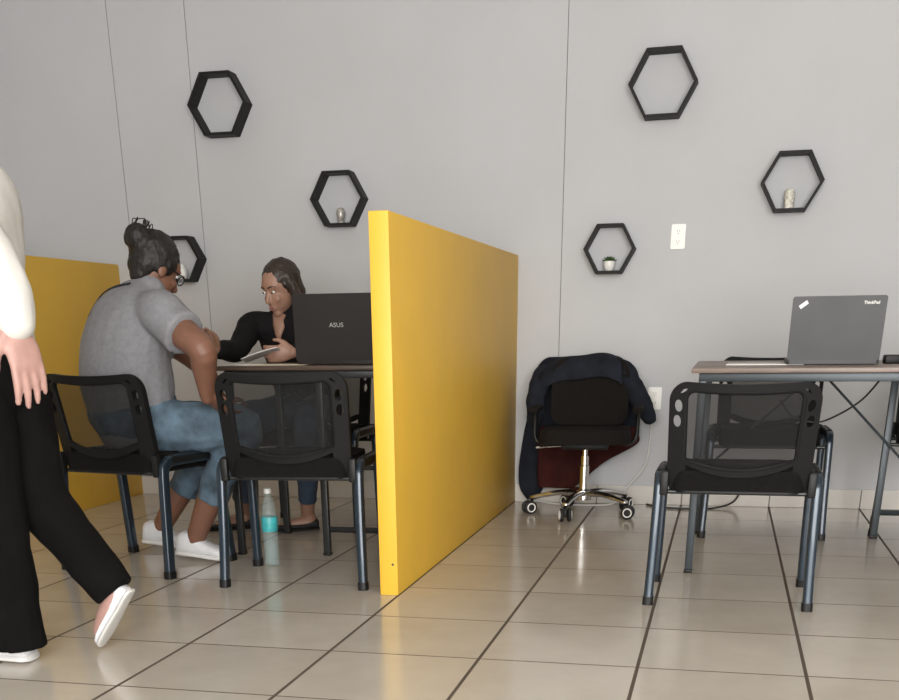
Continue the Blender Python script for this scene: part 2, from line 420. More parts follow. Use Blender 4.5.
dup(ch, (-2.17, 1.20, 0), R_(-12), 'black mesh chair on which the woman in the grey T-shirt sits', (1, 1.03, .99))
dup(ch, (.400, 2.50, 0), R_(181), 'black mesh chair behind the right desk, facing us', (1, 1, 1))
dup(ch, (1.215, 2.635, 0), R_(172.5), 'black chair at the right edge of the picture behind the desk leg', (1, 1, 1))
dup(ch, (-1.80, 2.35, 0), R_(180), 'black chair behind the left desk under the worker, mostly hidden', (1, 1, 1))

# ------------------------------------------------------------------ desks
def desk(label, x0, x1, y0, y1, z, legs, bars, braces, top='desk_wood', fm='desk_metal'):
    t = thing('office_desk', label, 'desk', ((x0+x1)/2, (y0+y1)/2, 0)); ox, oy = (x0+x1)/2, (y0+y1)/2
    MB().box((0, 0, z-.009), (x1-x0, y1-y0, .018), bevel=.003).build('desktop', M[top], t)
    fr = MB(); za = z-.018-.0155
    xs = [p[0]-ox for p in legs]; ys = [p[1]-oy for p in legs]
    a, b, c, d = min(xs), max(xs), min(ys), max(ys)
    for yy in (c, d): fr.box(((a+b)/2, yy, za), (b-a+.03, .03, .031), bevel=.003)
    for xx in sorted(set(xs)): fr.box((xx, (c+d)/2, za), (.03, d-c-.03, .031), bevel=.003)
    fr.build('under_frame', M[fm], t)
    for px, py in legs:
        l = MB().box((px-ox, py-oy, (za-.0155+.012)/2+.004), (.03, .03, za-.0155-.004), bevel=.003).build('leg', M[fm], t)
        MB().box((px-ox, py-oy, .006), (.034, .034, .012), bevel=.002).build('foot_cap', M['black_plastic'], l)
    for p, q in bars:
        p = V(*p)-V(ox, oy, 0); q = V(*q)-V(ox, oy, 0)
        MB().tube([p, q], (.0125, .0125), 4).build('stretcher', M[fm], t)
    for p, q in braces:
        p = V(*p)-V(ox, oy, 0); q = V(*q)-V(ox, oy, 0)
        MB().tube([p, q], .0055, 8).build('brace', M[fm], t)
    return t
ZD = .773
desk('brown topped desk on the right carrying the grey laptop', .055, 1.86, 1.405, 2.43, ZD,
     [(.099, 1.441), (.110, 2.399), (.917, 2.399), (1.82, 1.441), (1.82, 2.399)],
     [((.917, 2.399, .116), (1.82, 2.399, .116))],
     [((.590, 2.375, .735), (.120, 2.375, .30)), ((.590, 2.375, .735), (1.12, 2.375, .23))])
desk('brown topped desk with painted-in shade on the left where the two women talk, carrying the black laptop', -1.905, -1.035, 1.455, 2.11, .788,
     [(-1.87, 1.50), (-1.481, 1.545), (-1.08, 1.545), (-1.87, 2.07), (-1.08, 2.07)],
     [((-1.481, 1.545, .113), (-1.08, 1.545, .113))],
     [((-1.87, 2.09, .72), (-1.48, 2.09, .38)), ((-1.48, 2.09, .38), (-1.08, 2.09, .02+.1))], 'desk_shaded', 'dark_metal')

# ------------------------------------------------------------------ laptops
def laptop(label, loc, rz, W, Dp, Hl, tilt, lidm, z0, deco):
    t = thing('laptop', label, 'laptop', (loc[0], loc[1], z0), rz)
    # local: lid's back faces -y, keyboard deck extends to +y
    bs = MB().plate([rrect(-W/2, 0, W/2, Dp, .012)], 0, .018).xf(Matrix(((1, 0, 0, 0), (0, 0, 1, 0), (0, 1, 0, .003), (0, 0, 0, 1)))).build('base', lidm, t)
    MB().box((0, Dp*.42, .0215), (W*.88, Dp*.42, .002)).build('keyboard', M['key_black'], bs)
    MB().box((0, Dp*.80, .0213), (W*.3, Dp*.24, .0014)).build('touchpad', M['screen'], bs)
    for sx in (-1, 1):
        for yy in (.02, Dp-.02): MB().lathe([(.0001, 0), (.006, 0), (.006, .004), (.0001, .004)], (sx*(W/2-.02), yy, 0), 10).build('rubber_foot', M['rubber'], bs)
    mt = Matrix.Translation((0, .004, .018)) @ Matrix.Rotation(tilt, 4, 'X')
    lid = MB().plate([rrect(-W/2, 0, W/2, Hl, (.003, .003, .010, .010))], -.004, .004).xf(mt).build('lid', lidm, t, 30)
    MB().plate([rrect(-W/2+.012, .02, W/2-.012, Hl-.012, .003)], .0035, .0046).xf(mt).build('screen', M['screen'], lid)
    for sx in (-.3, .3): MB().tube([(sx*W-.02, .009, .0185), (sx*W+.02, .009, .0185)], .0045, 10).build('hinge', M['black_plastic'], t)
    deco(lid, mt)
    return t
def face_text(txt, size, x, z, mt, m, lid, name='lettering', bold=0, y=-.0044, sx=1):
    me = text_mesh(txt, size, .0003, bold)
    me.transform(mt @ Matrix.Translation((x, y, z)) @ Matrix.Rotation(PI/2, 4, 'X') @ Matrix.Diagonal((sx, 1, 1, 1)))
    return link(name, me, m, lid)
def deco_grey(lid, mt):
    face_text('ThinkPad', .0155, .118, .204, mt, M['sticker'], lid, bold=.0002)
    st = MB().plate([rrect(-.017, -.007, .017, .007, .001)], -.0046, -.0038).xf(mt @ Matrix.Translation((-.132, 0, .2)) @ Matrix.Rotation(-.62, 4, 'Y')).build('sticker', M['sticker'], lid)
def deco_black(lid, mt):
    face_text('ASUS', .024, -.01, .135, mt, M['silver_ink'], lid, sx=1.15)
laptop('grey laptop with a white sticker open on the right desk', (.586, 1.735), 0, .347, .235, .229, R_(4), M['laptop_grey'], ZD, deco_grey)
laptop('black laptop open on the left desk, partly behind the yellow partition', (-1.40, 1.60), R_(-2), .40, .26, .255, R_(3), M['laptop_black'], .788, deco_black)
tag(MB().box((.845, 1.86, ZD+.0165), (.11, .05, .033), (0, 0, .15), bevel=.006).build('power_adapter', M['black_plastic']), 'black power adapter lying at the right end of the desk', 'power adapter')
# paper sheet by the grey laptop
tag(MB().box((.335, 1.86, ZD+.0015), (.30, .215, .003), (0, 0, R_(-3))).build('paper_sheet', M['paper']), 'white paper lying left of the grey laptop', 'paper')

# ------------------------------------------------------------------ cables
tag(MB().tube(catmull([(.88, 2.44, .745), (.86, 2.46, .69), (.79, 2.50, .595), (.68, 2.55, .52), (.60, 2.56, .50), (.50, 2.56, .53), (.44, 2.53, .60)], 8), .0045, 8).build('hanging_cable', M['cable_black']),
    'black cable sagging below the right desk behind the chair', 'cable')
tag(MB().tube(catmull([(-.184, YW-.012, .535), (-.19, YW-.03, .40), (-.21, YW-.035, .22), (-.30, YW-.05, .10), (-.36, YW-.09, .02), (-.46, YW-.12, .005), (-.70, YW-.10, .005), (-.86, YW-.06, .03), (-.89, YW-.03, .08)], 8), .0045, 8).build('white_cable', M['cable_white']),
    'white cable running from the low outlet down along the baseboard', 'cable')
tag(MB().tube(catmull([(.32, YW-.02, .09), (.28, YW-.07, .03), (.18, YW-.14, .0055), (.03, YW-.18, .0055), (-.10, YW-.15, .0055), (-.19, YW-.05, .0055)], 8), .005, 8).build('floor_cable', M['cable_black']),
    'black cable lying on the floor by the wall behind the right chair', 'cable')

# ------------------------------------------------------------------ office chairs
def office_chair(label, loc, rz, star=0):
    t = thing('office_chair', label, 'office chair', loc, rz)
    # faces local +y
    st = MB().plate([rrect(-.235, -.22, .235, .24, (.06, .06, .10, .10), 8)], 0, .062).xf(Matrix(((1, 0, 0, 0), (0, 0, 1, 0), (0, 1, 0, .375), (0, 0, 0, 1))))
    for v in st.bm.verts:
        if v.co.z > .41: v.co.x *= .95; v.co.y *= .95
    st.build('seat', M['office_fabric'], t)
    MB().box((0, -.01, .355), (.24, .20, .035), bevel=.01).build('seat_mechanism', M['black_plastic'], t)
    lv = MB().tube([(.10, .02, .352), (.20, .05, .35), (.25, .06, .345)], .006, 8, round_ends=True).build('lever', M['chrome'], t)
    def bb(co): return V(co.x, co.y-.235-.10*(co.z-.45)+.9*co.x*co.x, co.z)
    MB().plate([rrect(-.205, .44, .205, .775, (.06, .06, .085, .085), 8)], -.022, .022, bb).build('backrest', M['office_fabric'], t)
    MB().tube(catmull([(0, -.10, .355), (0, -.22, .355), (0, -.285, .40), (0, -.30, .55)], 6), (.028, .008), 10, up=(0, 1, 0)).build('back_support', M['black_plastic'], t)
    for s in (-1, 1):
        ar = MB().tube(catmull([(s*.18, .02, .368), (s*.235, .02, .365), (s*.263, .02, .40), (s*.266, -.01, .50), (s*.266, -.02, .525)], 6), (.011, .022), 10, up=(0, 1, 0)).build('armrest', M['black_plastic'], t)
        MB().box((s*.266, .01, .533), (.055, .24, .028), bevel=.011).build('arm_pad', M['office_fabric'], ar)
    MB().lathe([(.0001, .09), (.030, .09), (.030, .125), (.0245, .13), (.0245, .25), (.020, .252), (.020, .30), (.014, .302), (.014, .345), (.0001, .345)], (0, 0, 0), 20).build('gas_lift', M['chrome'], t)
    hub = MB().lathe([(.0001, .075), (.042, .075), (.045, .10), (.038, .125), (.0001, .125)], (0, 0, 0), 20)
    for k in range(5):
        a = star+k*2*PI/5; d = V(math.cos(a), math.sin(a), 0)
        hub.tube(catmull([d*.02+V(0, 0, .108), d*.12+V(0, 0, .112), d*.21+V(0, 0, .098), d*.275+V(0, 0, .084)], 4), [(.027, .016)]*4+[(.023, .014)]*4+[(.018, .012)]*5, 10, round_ends=True)
    hub.build('star_base', M['chrome'], t)
    for k in range(5):
        a = star+k*2*PI/5; d = V(math.cos(a), math.sin(a), 0); c = d*.275
        w = V(-math.sin(a+.5), math.cos(a+.5), 0); fwd = V(w.y, -w.x, 0)
        cs = MB().tube([c+V(0, 0, .04), c+V(0, 0, .08)], .009, 8).box(c+V(0, 0, .044)+fwd*.008, (.04, .018, .04), (0, 0, math.atan2(fwd.y, fwd.x)), bevel=.005).build('castor', M['black_plastic'], t)
        for s in (-1, 1):
            rz_ = math.atan2(w.y, w.x)
            MB().lathe([(.0001, -.009), (.028, -.009), (.034, -.005), (.034, .005), (.028, .009), (.0001, .009)], (0, 0, 0), 18).xf(Matrix.Translation(c+fwd*.015+w*s*.02+V(0, 0, .0345)) @ Matrix.Rotation(rz_, 4, 'Z') @ Matrix.Rotation(PI/2, 4, 'Y')).build('wheel', M['rubber'], cs)
            MB().tube([c+fwd*.015+w*s*.0295+V(0, 0, .0345)+(V(0, 0, 1)*math.cos(q)+fwd*math.sin(q))*.021 for q in [2*PI*j/20 for j in range(21)]], .0038, 6).build('wheel_ring', M['ceramic'], cs)
    return t
office_chair('black swivel chair with chrome star base against the wall, draped with a navy jacket', (-.505, 2.93, 0), PI+.04, R_(77)-.04)

# ------------------------------------------------------------------ bottle
t = thing('water_bottle', 'clear plastic water bottle with teal label on the floor below the chair', 'bottle', (-1.640, 1.275, 0))
MB().lathe([(.0001, .004), (.022, 0), (.031, .004), (.033, .02), (.031, .05), (.033, .075), (.031, .10), (.033, .125), (.033, .21), (.031, .235), (.022, .27), (.0135, .29), (.0135, .305), (.0001, .305)], (0, 0, 0), 24).build('body', M['clear'], t)
MB().lathe([(.0335, .145), (.0342, .147), (.0342, .203), (.0335, .205)], (0, 0, 0), 24).build('label_band', M['teal_label'], t)
MB().lathe([(.0001, .300), (.016, .300), (.016, .318), (.0145, .32), (.0001, .32)], (0, 0, 0), 20).build('cap', M['ceramic'], t)
MB().lathe([(.0001, .006), (.030, .008), (.031, .03), (.029, .05), (.031, .075), (.029, .10), (.029, .11), (.0001, .11)], (0, 0, 0), 24).build('water', M['water'], t)

#PEOPLE>>
# ------------------------------------------------------------------ people
def skin(name, rgb): return mat(name, rgb, .5, var=.08, scale=25, bump=.04, bscale=300)
M['skin_brown'] = skin('brown_skin', (.19, .088, .056))
M['skin_tan'] = skin('tan_skin', (.30, .165, .115))
M['skin_pink'] = skin('light_pink_skin', (.42, .245, .21))
M['hair_black'] = mat('black_hair', (.010, .008, .007), .55, var=.4, scale=30, bump=.4, bscale=120, stretch=(1, 1, .25))
M['hair_brown'] = mat('dark_brown_hair', (.028, .017, .012), .5, var=.4, scale=30, bump=.4, bscale=120, stretch=(1, 1, .2))
M['tee'] = mat('heather_grey_jersey', (.235, .235, .255), .9, var=.10, scale=60, bump=.12, bscale=18)
M['jeans'] = mat('light_blue_denim', (.085, .130, .175), .88, var=.55, scale=11, bump=.2, bscale=160)
M['jeans_dark'] = mat('dark_blue_denim', (.035, .055, .09), .85, var=.25, scale=12, bump=.2, bscale=160)
M['black_cloth'] = mat('black_cloth', (.0065, .006, .0065), .9, spec=.2, var=.25, scale=14, bump=.12, bscale=60)
M['black_trouser'] = mat('black_trouser_cloth', (.0045, .0042, .004), .95, spec=.12, var=.2, scale=10, bump=.1, bscale=40)
M['white_blouse'] = mat('white_blouse_cloth', (.62, .605, .57), .85, var=.05, scale=12, bump=.25, bscale=14)
M['white_shoe'] = mat('white_leather', (.74, .74, .76), .5, var=.05, scale=20)
M['white_sole'] = mat('white_rubber_sole', (.70, .69, .67), .6)
M['black_shoe'] = mat('black_suede', (.012, .011, .011), .75)
M['strap'] = mat('dark_strap', (.018, .018, .024), .7)
M['eye_white'] = mat('eye_white', (.75, .73, .70), .3)
M['iris'] = mat('dark_iris', (.02, .012, .008), .2)
M['lip'] = mat('lips', (.27, .115, .095), .5)
M['lens'] = glass('spectacle_lens', (.8, .8, .8), .03, .15)

def spline(pr, n=5):
    """points with radii (x,y,z,r) or (x,y,z,a,b) -> smooth path and radii"""
    pr = [tuple(p)+(p[3],) if len(p) == 4 else tuple(p) for p in pr]
    P = catmull([p[:3] for p in pr], n); A = catmull([(p[3], p[4], 0) for p in pr], n)
    return P, [(max(q.x, .002), max(q.y, .002)) for q in A]
def limb(mb, pr, up=(0, 0, 1), n=14, k=5, ends=True):
    P, r = spline(pr, k); mb.tube(P, r, n, up=up, round_ends=ends); return mb
def ellm(mb, c, r, M3, seg=20, rg=14):
    b = bmesh.new(); bmesh.ops.create_uvsphere(b, u_segments=seg, v_segments=rg, radius=1)
    bmesh.ops.transform(b, matrix=Matrix.Translation(Vector(c)) @ M3.to_4x4() @ Matrix.Diagonal((*r, 1)), verts=b.verts); mb.add(b); return mb
def frame3(f, up=(0, 0, 1)):
    f = Vector(f).normalized(); r = f.cross(Vector(up)).normalized(); u = r.cross(f)
    return Matrix((r, f, u)).transposed()          # columns: right, forward, up
def head(mb, c, F, s=1.0):
    r, f, u = F.col; c = Vector(c)
    def e(x, y, z, rr): ellm(mb, c+(r*x+f*y+u*z)*s, [q*s for q in rr], F)
    e(0, -.006, .030, (.074, .094, .084)); e(0, .020, -.030, (.060, .066, .074)); e(0, .050, -.092, (.027, .026, .022))
    e(0, .048, .030, (.058, .040, .045)); e(-.032, .060, -.028, (.022, .02, .02)); e(.032, .060, -.028, (.022, .02, .02))
    for q in (-1, 1): e(q*.074, -.008, -.012, (.010, .019, .031))
    mb.tube([c+(f*.078+u*.012)*s, c+(f*.094-u*.018)*s, c+(f*.100-u*.032)*s, c+(f*.084-u*.042)*s], [.007*s, .0095*s, .013*s, .010*s], 10, up=tuple(u), round_ends=True)
    for q in (-1, 1): e(q*.030, .076, .022, (.022, .010, .006))
    e(0, .078, -.062, (.022, .009, .006)); e(0, .076, -.073, (.020, .010, .006))
def face_parts(body, c, F, brow, s=1.0):
    r, f, u = F.col; c = Vector(c)
    for q in (-1, 1):
        ce = c+(r*q*.031+f*.077+u*.004)*s
        ey = ellm(MB(), ce, [.012*s, .0085*s, .0055*s], F).build('eye', M['eye_white'], body)
        ellm(MB(), ce+f*.0065*s, [.0052*s, .0035*s, .0050*s], F).build('iris', M['iris'], ey)
        MB().tube(catmull([c+(r*q*.012+f*.086+u*.022)*s, c+(r*q*.030+f*.085+u*.029)*s, c+(r*q*.050+f*.070+u*.024)*s], 5), (.0035*s, .0028*s), 8).build('eyebrow', brow, body)
    lp = MB(); ellm(lp, c+(f*.0855-u*.062)*s, [.020*s, .004*s, .0042*s], F); ellm(lp, c+(f*.0845-u*.0705)*s, [.018*s, .0045*s, .005*s], F)
    lp.build('lips', M['lip'], body)
def hand(mb, wrist, d, side, s=1.0, curl=.35, spread=.10, thumb=1, wr=.026):
    """d: towards the fingers; side: towards the thumb; palm normal = d x side"""
    w = Vector(wrist); d = Vector(d).normalized(); sd = Vector(side); sd = (sd-d*sd.dot(d)).normalized(); nrm = d.cross(sd)*thumb
    P = lambda a, b, c: w+(d*a+sd*b+nrm*c)*s
    # palm
    mb.tube([P(-.02, 0, 0), P(.01, 0, 0), P(.045, .002, 0), P(.082, 0, .002), P(.094, 0, .004)], [(wr*.95, .019), (wr*1.05, .017), (.040*s, .0155*s), (.041*s, .014*s), (.036*s, .010*s)], 14, up=tuple(nrm), round_ends=True)
    for i, (b, ln, rr) in enumerate(((.031, .074, .0088), (.0105, .082, .0090), (-.0105, .076, .0086), (-.030, .060, .0078))):
        base = P(.080, b, 0); ang = 0; dirv = (d+sd*b*spread*18).normalized(); p = base; pts = [p]; rs = [rr*1.05*s]
        for k, q in enumerate((.45, .30, .25)):
            ang += curl*(.7, 1.1, .8)[k]
            v = dirv*math.cos(ang)+nrm*math.sin(ang)
            p = p+v*ln*q*s; pts.append(p); rs.append(rr*(1, .92, .78)[k]*s)
        mb.tube(pts, rs, 10, up=tuple(nrm), round_ends=True)
    tp = [P(.012, .022, .004), P(.038, .046, .010), P(.062, .058, .016), P(.085, .060, .022)]
    mb.tube(tp, [.014*s, .0125*s, .0105*s, .008*s], 10, up=tuple(nrm), round_ends=True)
    return nrm
def shoe(body, heel, toe, mt, L=.255, W=.092, low=False, roll=(0, 0, 1)):
    """heel and toe: points of the sole"""
    heel = Vector(heel); toe = Vector(toe); x = (toe-heel).normalized(); y = Vector(roll).cross(x).normalized(); z = x.cross(y)
    T = Matrix((x, y, z)).transposed().to_4x4(); T.translation = heel
    k_ = 1.22 if not low else 1.0
    hts = [(0, .045, .50), (.04, .080 if not low else .055, .70), (.12, .088 if not low else .052, .74), (.25, .086 if not low else .042, .76), (.38, .074 if not low else .034, .80), (.52, .062 if not low else .032, .92), (.68, .052 if not low else .031, 1.0), (.82, .045 if not low else .029, .97), (.93, .036 if not low else .025, .80), (1.0, .022 if not low else .016, .42)]
    def rings(zb, scale, top):
        out = []
        for q, h, wd in hts:
            hh = min(h, top) if top else h*k_; rg = []
            for k in range(16):
                a = 2*PI*k/16; cx, sx = math.cos(a), math.sin(a)
                yy = W/2*(wd if low else wd*(1+.55*max(0, 1-q/.5)))*scale*math.copysign(abs(cx)**.7, cx)
                zz = zb+(hh-zb)*(.5+.5*math.copysign(abs(sx)**.75, sx))
                rg.append(V(q*L*scale-(scale-1)*L/2, yy, zz))
            out.append(rg)
        return out
    up = MB().rings(rings(.012, 1, None)).xf(T).build('shoe', mt[0], body, 60)
    MB().rings(rings(0, 1.03, .022 if not low else .012)).xf(T).build('sole', mt[1], up, 60)
    return up, T
def laces(up, T, m, L=.255):
    mb = MB()
    for k in range(4):
        q = .40+.07*k; h = (.075-.018*k/1.6)*1.22
        mb.tube([T @ V(q*L, -.022, h-.004), T @ V(q*L, 0, h+.003), T @ V(q*L, .022, h-.004)], .003, 6)
    mb.build('laces', m, up)

# ---- seated woman in the grey T-shirt
def seated_woman():
    ft = V(math.cos(R_(45)), math.sin(R_(45)), 0); up = tuple(ft)
    torso = [(-2.170, 1.225, .545, .195, .145), (-2.175, 1.215, .60, .220, .165), (-2.185, 1.200, .72, .235, .178), (-2.170, 1.200, .86, .235, .168), (-2.135, 1.220, .97, .210, .138), (-2.105, 1.25, 1.035, .145, .095), (-2.085, 1.265, 1.075, .075, .066)]
    rs, re, rw = (-1.945, 1.085, .985), (-1.745, .985, .860), (-1.770, 1.055, .690)
    ls, le, lw = (-2.215, 1.375, .97), (-2.05, 1.60, .80), (-1.93, 1.52, .66)
    rh, rk, ra = (-2.10, 1.135, .570), (-1.735, 1.300, .555), (-2.005, 1.325, .105)
    lh, lk, la = (-2.19, 1.315, .570), (-1.955, 1.595, .540), (-2.290, 1.575, .105)
    hc = V(-2.065, 1.315, 1.155); F = frame3((math.cos(R_(56)), math.sin(R_(56)), -.50))
    b = MB()
    limb(b, [(x, y, z, a-.02, c-.02) for x, y, z, a, c in torso], up=up, n=20)
    limb(b, [(-2.10, 1.245, 1.02, .060), (-2.085, 1.275, 1.08, .056), (-2.07, 1.295, 1.14, .056)])
    head(b, hc, F, 1.06)
    limb(b, [(*rs, .06), ((rs[0]+re[0])/2, (rs[1]+re[1])/2, (rs[2]+re[2])/2, .060), (*re, .052), ((re[0]+rw[0])/2+.004, (re[1]+rw[1])/2-.01, (re[2]+rw[2])/2+.03, .050), (*rw, .031)])
    hand(b, rw, V(.35, .65, -.55), V(.8, -.4, .1), 1.0, .30, .06, -1)
    limb(b, [(*ls, .055), (*le, .045), (*lw, .028)])
    hand(b, lw, V(.8, -.5, -.35), V(.4, .8, 0), 1.0, .3, .06, 1)
    for h, k, a, y in ((rh, rk, ra, 1.325), (lh, lk, la, 1.575)):
        limb(b, [(*h, .085), ((h[0]+k[0])/2, (h[1]+k[1])/2, (h[2]+k[2])/2, .075), (*k, .062), ((k[0]+a[0])/2-.015, (k[1]+a[1])/2, (k[2]+a[2])/2, .060), (*a, .042)])
        limb(b, [(a[0], y, .10, .041), (a[0]-.02, y, .06, .034), (a[0]+.05, y, .045, .03), (a[0]+.10, y, .03, .022)])
    body = b.blob('person', M['skin_brown'], None, .0055, 5)
    tag(body, 'seated woman in a grey T-shirt and jeans, back turned, black hair in a bun', 'person')
    face_parts(body, hc, F, M['hair_black'])
    # T-shirt
    t = MB()
    limb(t, [(x, y, z, a*1.0+.004, c+.004) for x, y, z, a, c in torso[1:6]]+[(-2.083, 1.268, 1.066, .080, .072)], up=up, n=20)
    for s, e in ((rs, re), (ls, le)):
        s = V(*s); e = V(*e); q = s+(e-s)*.58
        limb(t, [(*(V(-2.12, 1.24, .98)*.5+s*.5), .085), (*s, .088), (*(s+(e-s)*.35), .084), (*q, .086)], ends=False)
    tee = t.blob('t_shirt', M['tee'], body, .009, 5, .5, wrinkle(.0055, 9))
    # sling strap lying on the back
    from mathutils.bvhtree import BVHTree
    bv = BVHTree.FromPolygons([v.co for v in tee.data.vertices], [p.vertices[:] for p in tee.data.polygons])
    pts = []
    for p in catmull([(-2.11, 1.17, 1.10), (-2.17, 1.18, 1.10), (-2.23, 1.19, 1.07), (-2.31, 1.21, 1.02), (-2.37, 1.23, .95), (-2.41, 1.25, .87), (-2.42, 1.30, .78)], 6):
        co, no, _, _ = bv.find_nearest(p); pts.append(co+no*.004)
    MB().tube(pts, (.009, .0025), 8, up=tuple((pts[3]-V(-2.13, 1.22, 1.0)).normalized())).build('strap', M['strap'], body)
    # jeans
    j = MB()
    limb(j, [(-2.17, 1.225, .55, .200, .150), (-2.175, 1.215, .60, .228, .173), (-2.18, 1.208, .65, .236, .180)], up=up, n=20)
    for h, k, a in ((rh, rk, ra), (lh, lk, la)):
        h, k, a = V(*h), V(*k), V(*a); e = k+(a-k)*.66
        limb(j, [(*h, .108), (*(h+(k-h)*.5), .100), (*k, .085), (*(k+(a-k)*.3-V(.015, 0, 0)), .076), (*e, .068)], ends=False)
    j.blob('jeans', M['jeans'], body, .008, 4, .5, wrinkle(.006, 14))
    # hair
    r, f, u = F.col; hb = MB()
    ellm(hb, hc+u*.042-f*.020, [.092, .102, .094], F); ellm(hb, hc+u*.0-f*.055, [.074, .056, .070], F)
    ellm(hb, hc+u*.066-f*.112, [.058, .044, .050], F); ellm(hb, hc-u*.055-f*.060, [.046, .034, .03], F)
    for s in (-1, 1): ellm(hb, hc+r*s*.068+u*.025-f*.012, [.024, .062, .056], F)
    hair = hb.blob('hair', M['hair_black'], body, .006, 3, .5, wrinkle(.004, 45))
    wis = MB(); random.seed(3)
    for k in range(9):
        a = random.uniform(0, 2*PI); p = hc+u*.112-f*.105+r*math.cos(a)*.03+f*math.sin(a)*.03
        wis.tube(catmull([p-u*.02, p+u*.018+r*random.uniform(-.02, .02), p+u*.012+r*random.uniform(-.03, .03)+f*random.uniform(-.02, .02), p-u*.015+f*random.uniform(-.03, .03)], 8), .0020, 6)
    wis.build('bun_strands', M['hair_black'], hair)
    # spectacles
    g = MB()
    for q in (-1, 1):
        ce = hc+r*q*.034+f*.101+u*.0
        g.tube([ce+r*math.cos(a)*.025+u*math.sin(a)*.019 for a in [2*PI*k/16 for k in range(17)]], .0022, 6)
        g.tube(catmull([ce+r*q*.025+u*.006, hc+r*q*.078+f*.06+u*.006, hc+r*q*.084-f*.005+u*.004], 4), .0026, 6)
    g.tube([hc+r*-.009+f*.103, hc+r*.009+f*.103], .002, 6)
    gl = g.build('spectacles', M['black_plastic'], body)
    ls_ = MB()
    for q in (-1, 1): ellm(ls_, hc+r*q*.034+f*.101, [.024, .0012, .018], F)
    ls_.build('lenses', M['lens'], gl)
    for he, to in (((-2.098, 1.333, .024), (-1.866, 1.322, .002)), ((-2.385, 1.580, .024), (-2.152, 1.570, .002))):
        up_, T = shoe(body, he, to, (M['white_shoe'], M['white_sole']), .235, .090); laces(up_, T, M['white_sole'], .235)
def wrinkle(amp, sc):
    def fn(co):
        d = noise.noise_vector(co*sc); d2 = noise.noise_vector(co*sc*2.3+V(3, 1, 7))
        return co+d*amp+d2*amp*.4
    return fn
seated_woman()

